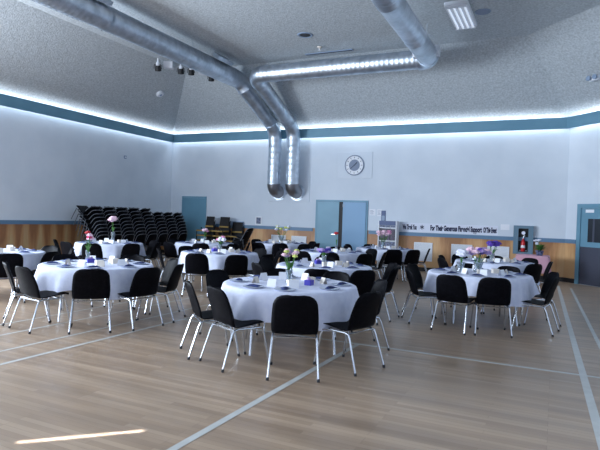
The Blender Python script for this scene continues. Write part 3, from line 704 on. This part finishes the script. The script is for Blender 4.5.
for ti, (tid, (cx, cy), crot, low, desc, chairs) in enumerate(T):
    rnd = random.Random(100+ti)
    rt = table.place((cx, cy, 0), crot+.3, TABLE_WORDS[tid], 'round banquet tables')
    cl = cloth_mesh(ti, crot, low).build('tablecloth', M['cloth'], None, True, (cx, cy, 0), weld=False)
    tag(cl, 'white tablecloth draped over the ' + desc, 'tablecloth', 'white round tablecloths')
    back = math.atan2(-cy, -cx)                       # towards the camera
    rel = [((math.radians(a)-back+PI) % (2*PI)) for a, r, f in chairs]
    # give every chair the seat word closest to its bearing, each word once
    free = set(range(8)); seat = {}
    pairs = sorted((abs(((rel[i]-PI)-(w*PI/4)+PI) % (2*PI)-PI), i, w) for i in range(len(chairs)) for w in range(8))
    for dd, i, w in pairs:
        if i not in seat and w in free: seat[i] = w; free.discard(w)
    for i, (a, r, f) in enumerate(chairs):
        an = math.radians(a); rr = r-.265
        face = math.radians(a+f)+PI                    # faces the centre
        chair.place((cx+rr*math.cos(an), cy+rr*math.sin(an), 0), face-PI/2+rnd.uniform(-.06, .06), 'black chrome-legged chair at the %s seat of the %s' % (SEAT[seat[i]], desc), 'black chairs around the round tables')
    for w in range(8):
        an = back+w*PI/4+rnd.uniform(-.1, .1); z = TOP+.0045
        ux, uy = math.cos(an), math.sin(an)
        plate.place((cx+.60*ux, cy+.60*uy, z), an, 'clear round plate at the %s seat of the %s' % (SEAT[w], desc), 'plates laid on the tables')
        napkin.place((cx+.60*ux, cy+.60*uy, z+.012), an+rnd.choice((PI/2, PI/2+.3, PI/2-.4, PI)), 'navy folded napkin at the %s seat of the %s' % (SEAT[w], desc), 'navy napkins on the tables')
        if w != (ti % 3)*2+1:
            (card if rnd.random() < .6 else ccard).place((cx+.40*math.cos(an+.2), cy+.40*math.sin(an+.2), z), an-PI/2+rnd.uniform(-.5, .5), 'folded tent card facing the %s seat of the %s' % (SEAT[w], desc), 'tent cards on the tables')
    an = back+.1
    gift.place((cx+.22*math.cos(an), cy+.22*math.sin(an), TOP+.0045), an+PI/2+.2, 'cream favour box before the centrepiece on the '+desc, 'cream favour boxes')
    an = back+2.0
    gift.place((cx+.26*math.cos(an), cy+.26*math.sin(an), TOP+.0045), an, 'cream favour box beside the centrepiece on the '+desc, 'cream favour boxes')
    an = back+3.6 if tid != 'T1' else back+1.15
    if tid in ('T1', 'T3', 'T6', 'T8', 'T9'): bluebox.place((cx+.24*math.cos(an), cy+.24*math.sin(an), TOP+.0045), an+PI/2, 'blue violet gift box with bow on the '+desc, 'blue gift boxes')
z = TOP+.0045
bouquet((-2.80, 5.62, z), 'vase of pink and yellow-green flowers on the front centre table', .40, [('yellow', 3, .035), ('palepink', 5, .038), ('lilac', 3, .03)], .085, seed=2)
bouquet((-1.10, 8.98, z), 'vase with a full lilac and pink bouquet on the lilac bouquet table', .36, [('lilac', 6, .06), ('palepink', 5, .065), ('purple', 2, .045)], .15, seed=3, leafy=False, vr=.07)
bouquet((-1.33, 8.72, z), 'low vase of whitish blooms beside the lilac and pink bouquet', .32, [('whitepetal', 6, .07)], .09, seed=13, leafy=False, vr=.06)
bouquet((-6.2, 5.78, z), 'slim vase of tall pink and red star flowers', .42, [('hotpink', 3, .04), ('palepink', 3, .045)], .07, seed=4, vr=.03)
bouquet((-6.5, 6.05, z), 'slim vase holding one tall red bloom beside the star flowers', .44, [('red', 2, .032)], .02, seed=5, vr=.025)
bouquet((-9.62, 9.72, z), 'tall vase of two pale pink puff flowers before the chair stacks', .62, [('palepink', 2, .10), ('pink', 1, .08)], .06, .26, seed=6, vr=.045)
bouquet((-6.25, 9.3, z), 'vase of whitish and pink flowers on the mid-room left-of-centre table', .3, [('whitepetal', 4, .05), ('pink', 2, .05)], .1, seed=7)
bouquet((-8.5, 11.9, z), 'vase of pale pink flowers on the table before the single teal door', .38, [('palepink', 4, .05), ('pink', 1, .05)], .08, seed=8)
bouquet((-3.45, 8.2, z), 'vase of purple and lilac flowers on the table just behind front centre', .26, [('purple', 4, .05), ('lilac', 3, .05)], .09, seed=9)
bouquet((-4.62, 11.7, z), 'bud vase with a single red rose before the double doors', .46, [('red', 1, .06)], .02, .15, True, 10, .03)
bouquet((-7.25, 13.95, z), 'glassy vase of pale yellow flowers before the low vents', .48, [('yellow', 5, .06), ('whitepetal', 5, .06)], .22, .2, True, 11, .08)
bouquet((-4.25, 14.2, z), 'vase with a large pale pink bouquet beside the brochure rack', .46, [('palepink', 8, .08), ('pink', 2, .07)], .16, .18, True, 12, .06)
bouquet((-1.2, 12.0, z), 'vase of purple flowers with green leaves near the extinguisher cabinet', .38, [('purple', 6, .07), ('lilac', 2, .06)], .16, .14, True, 14, .05)

# pink side table with a potted plant
t = thing('side_table', 'small folding table under a pink cloth below the extinguisher cabinet', 'table', (-.52, 15.35, 0))
MB().rbox((-.38, -.30, .70), (.38, .30, .735), .01).build('tabletop', M['tabletop'], t)
for sx in (-1, 1):
    for sy in (-1, 1): MB().tube([(sx*.32, sy*.22, .7), (sx*.32, sy*.24, .01)], .014, 8).build('leg', M['chrome'], t, True)
vs = []; fs = []; n = 64
def rr_pt(a, hx, hy):
    c, s = math.cos(a), math.sin(a); k = (abs(c/hx)**8+abs(s/hy)**8)**(-1/8); return k*c, k*s
vs.append((0, 0, .742))
for j, (grow, zz) in enumerate(((-.02, .742), (.012, .735), (.02, .66), (.03, .55), (.04, .40), (.05, .30))):
    for k in range(n):
        a = 2*PI*k/n; g = grow+(.014*math.sin(9*a)*max(0, j-1)/3 if j > 1 else 0); x, y = rr_pt(a, .39+g, .31+g); vs.append((x, y, zz))
for k in range(n): fs.append((0, 1+k, 1+(k+1) % n))
for i in range(5):
    for k in range(n): fs.append((1+i*n+k, 1+i*n+(k+1) % n, 1+(i+1)*n+(k+1) % n, 1+(i+1)*n+k))
tag(MB().add(vs, fs).build('tablecloth', M['pinkcloth'], None, True, (-.52, 15.35, 0), weld=False), 'pale pink cloth over the side table below the extinguisher cabinet', 'tablecloth')
t = thing('potted_plant', 'leafy potted plant with small white blooms on the pink table', 'potted plant', (-.36, 15.22, .744))
MB().lathe([(0, 0), (.07, 0), (.10, .12), (.105, .13), (.09, .13), (0, .11)], 16).build('pot', M['darkpic'], t, True)
rnd = random.Random(5); mb = MB()
for i in range(46):
    a = rnd.uniform(0, 6.28); q = rnd.uniform(.06, .24); b = Vector((q*math.cos(a), q*math.sin(a), .12+rnd.uniform(.02, .2))); m0 = Vector((0, 0, .11)); mid = m0.lerp(b, .6)+Vector((0, 0, .05)); sd = Vector((-math.sin(a), math.cos(a), 0))*.025
    mb.add([m0, mid+sd, b, mid-sd], [(0, 1, 2, 3)])
mb.build('foliage', M['leaf'], t)
for i in range(6):
    a = rnd.uniform(0, 6.28); q = rnd.uniform(.02, .15); top = Vector((q*math.cos(a), q*math.sin(a), rnd.uniform(.28, .42)))
    st = MB().tube([(0, 0, .11), top*.6, top], .004, 5).build('stem', M['leaf'], t)
    mb = MB().ball(top, .025, 6, 4)
    for k in range(5): mb.ball(top+Vector((.028*math.cos(k*1.257), .028*math.sin(k*1.257), .005)), .02, 6, 4)
    mb.build('bloom', M['whitepetal'], st, True)

# ------------------------------------------------------------------ chair stacks along the side wall
ORD = ['first', 'second', 'third', 'fourth', 'fifth', 'sixth', 'seventh', 'eighth', 'ninth', 'tenth', 'eleventh']
NST = [9, 9, 9, 9, 9, 8, 8, 8]
for k in range(8):
    y = 11.78+.54*k
    for i in range(NST[k]):
        nm = 'top' if i == NST[k]-1 else ('floor-level' if i == 0 else ORD[i]+'-up')
        th = math.radians(34)*(i/8)**1.15; bx, bz = -11.97-.008*i-.0038*i*i, .803+.103*i     # where the top of this back comes to
        by, bh = -.33*math.cos(th)-.803*math.sin(th), -.33*math.sin(th)+.803*math.cos(th)
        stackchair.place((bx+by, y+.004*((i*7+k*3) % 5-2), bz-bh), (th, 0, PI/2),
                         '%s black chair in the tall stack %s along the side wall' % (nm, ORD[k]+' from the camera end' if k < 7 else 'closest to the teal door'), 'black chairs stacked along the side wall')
# the short leaning stack by the back wall faces into the room
for i in range(4):
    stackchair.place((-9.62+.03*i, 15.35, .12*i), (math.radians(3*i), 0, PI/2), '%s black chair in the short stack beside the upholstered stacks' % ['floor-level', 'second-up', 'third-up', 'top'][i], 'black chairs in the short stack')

# upholstered stacking chairs
def make_uph():
    root = bpy.data.objects.new('upholstered_chair', None); C.objects.link(root); root['category'] = 'chair'; kids = []
    kids.append((MB().rbox((-.22, -.2, .40), (.22, .22, .455), .03).build('seat', M['fabric_black'], root, True), -1))
    kids.append((MB().box((-.215, .218, .405), (.215, .226, .45)).box((-.226, -.18, .405), (-.218, .2, .45)).box((.218, -.18, .405), (.226, .2, .45)).build('seat_edge', M['ochre'], root), -1))
    bk = MB(); mx = Matrix.Translation((0, -.22, .55)) @ Matrix.Rotation(.14, 4, 'X')
    kids.append((bk.rbox((-.2, -.025, 0), (.2, .025, .38), .025, mx).build('backrest', M['fabric_black'], root, True), -1))
    kids.append((MB().box((-.19, .026, .0), (.19, .032, .05), mx).build('back_edge', M['ochre'], root), -1))
    for sx in (-1, 1):
        kids.append((MB().tube([(sx*.21, .2, .40), (sx*.215, .23, .01)], .012, 8).build('leg', M['fabric_black'], root, True), -1))
        kids.append((MB().tube([(sx*.21, -.28, .80), (sx*.21, -.23, .5), (sx*.21, -.20, .38), (sx*.215, -.26, .01)], .012, 8).build('leg', M['fabric_black'], root, True), -1))
    return Proto(root, kids)
uph = make_uph()
for j, (x, y, n, nm) in enumerate([(-11.2, 15.75, 4, 'closest to the teal door'), (-10.58, 15.8, 4, 'in the middle'), (-10.2, 16.1, 3, 'half hidden by the short stack')]):
    for i in range(n):
        uph.place((x, y-.02*i, .17*i), PI+.15*(j-1), '%s black upholstered chair of the stack %s' % (['floor-level', 'second-up', 'third-up', 'fourth-up', 'fifth-up'][i] if i < n-1 else 'top', nm), 'black upholstered chairs stacked at the back wall')

# ------------------------------------------------------------------ light
def area(name, loc, rot, sx, sy, power, col, spread=PI):
    l = bpy.data.lights.new(name, 'AREA'); l.shape = 'RECTANGLE'; l.size = sx; l.size_y = sy; l.energy = power; l.color = col; l.spread = spread
    o = bpy.data.objects.new(name, l); C.objects.link(o); o.location = loc; o.rotation_euler = rot; return o
COOL = (.80, .90, 1.0)
def cove_light(a, b, p_up, p_dn):
    a = Vector((*a, 0)); b = Vector((*b, 0)); d = (b-a); ln = d.length; d.normalize(); n = Vector((d.y, -d.x, 0)); mid = (a+b)/2+n*.085
    rz = math.atan2(d.y, d.x)
    area('cove_up', mid+Vector((0, 0, HV-.1)), (PI, 0, rz), ln-.3, .05, p_up*ln, COOL)
    area('cove_down', mid+Vector((0, 0, HB+.1)), (0, 0, rz), ln-.3, .05, p_dn*ln, COOL)
cove_light((XL, 4), (XL, YB), 3.6, 1.6)
cove_light((XL, YB), (XR, YB), 3.6, 2.0)
cove_light((XR, YB), (XE, YE), 3.6, 2.0)
# daylight: tall windows in the side wall behind the camera's field, and the end wall
area('daylight_side', (XL+.4, 1.5, 2.6), Euler((0, -PI/2, 0)).to_matrix().to_euler(), 2.6, 9, 2700, (.76, .87, 1.0))
area('daylight_end', (-8.5, YF+.3, 2.8), (PI/2, 0, 0), 8, 2.6, 340, (.78, .88, 1.0))
# thin lamp added just overhead, standing in for a streak of sun on the floor
s0, s1 = Vector((-3.14, 2.33, 0)), Vector((-2.52, 2.94, 0))
w = bpy.data.worlds.new('World'); scn.world = w; w.use_nodes = True
w.node_tree.nodes['Background'].inputs[0].default_value = (.55, .68, 1, 1); w.node_tree.nodes['Background'].inputs[1].default_value = .66
d = (s1-s0); ln = d.length
area('sun_streak_lamp', ((s0+s1)/2+Vector((0, 0, 2.2))), (0, 0, math.atan2(d.y, d.x)), ln*.9, .012, .65, (.93, .96, 1), math.radians(2))

# ------------------------------------------------------------------ camera
cam = bpy.data.cameras.new('Camera'); co = bpy.data.objects.new('Camera', cam); C.objects.link(co)
f, yaw, pitch, roll = 536.31, .4452, -.0150, .0343
fw = Vector((-math.sin(yaw)*math.cos(pitch), math.cos(yaw)*math.cos(pitch), math.sin(pitch)))
r = Vector((math.cos(yaw), math.sin(yaw), 0)); u = r.cross(fw)
r2 = r*math.cos(roll)+u*math.sin(roll); u2 = u*math.cos(roll)-r*math.sin(roll)
mx = Matrix((r2, u2, -fw)).transposed().to_4x4(); mx.translation = (0, 0, CAM_H)
co.matrix_world = mx
cam.sensor_width = 36; cam.sensor_fit = 'HORIZONTAL'; cam.lens = f/600*36; cam.clip_end = 100
scn.camera = co
scn.view_settings.view_transform = 'Standard'; scn.view_settings.look = 'None'; scn.view_settings.exposure = 0.0
scn.cycles.use_denoising = True
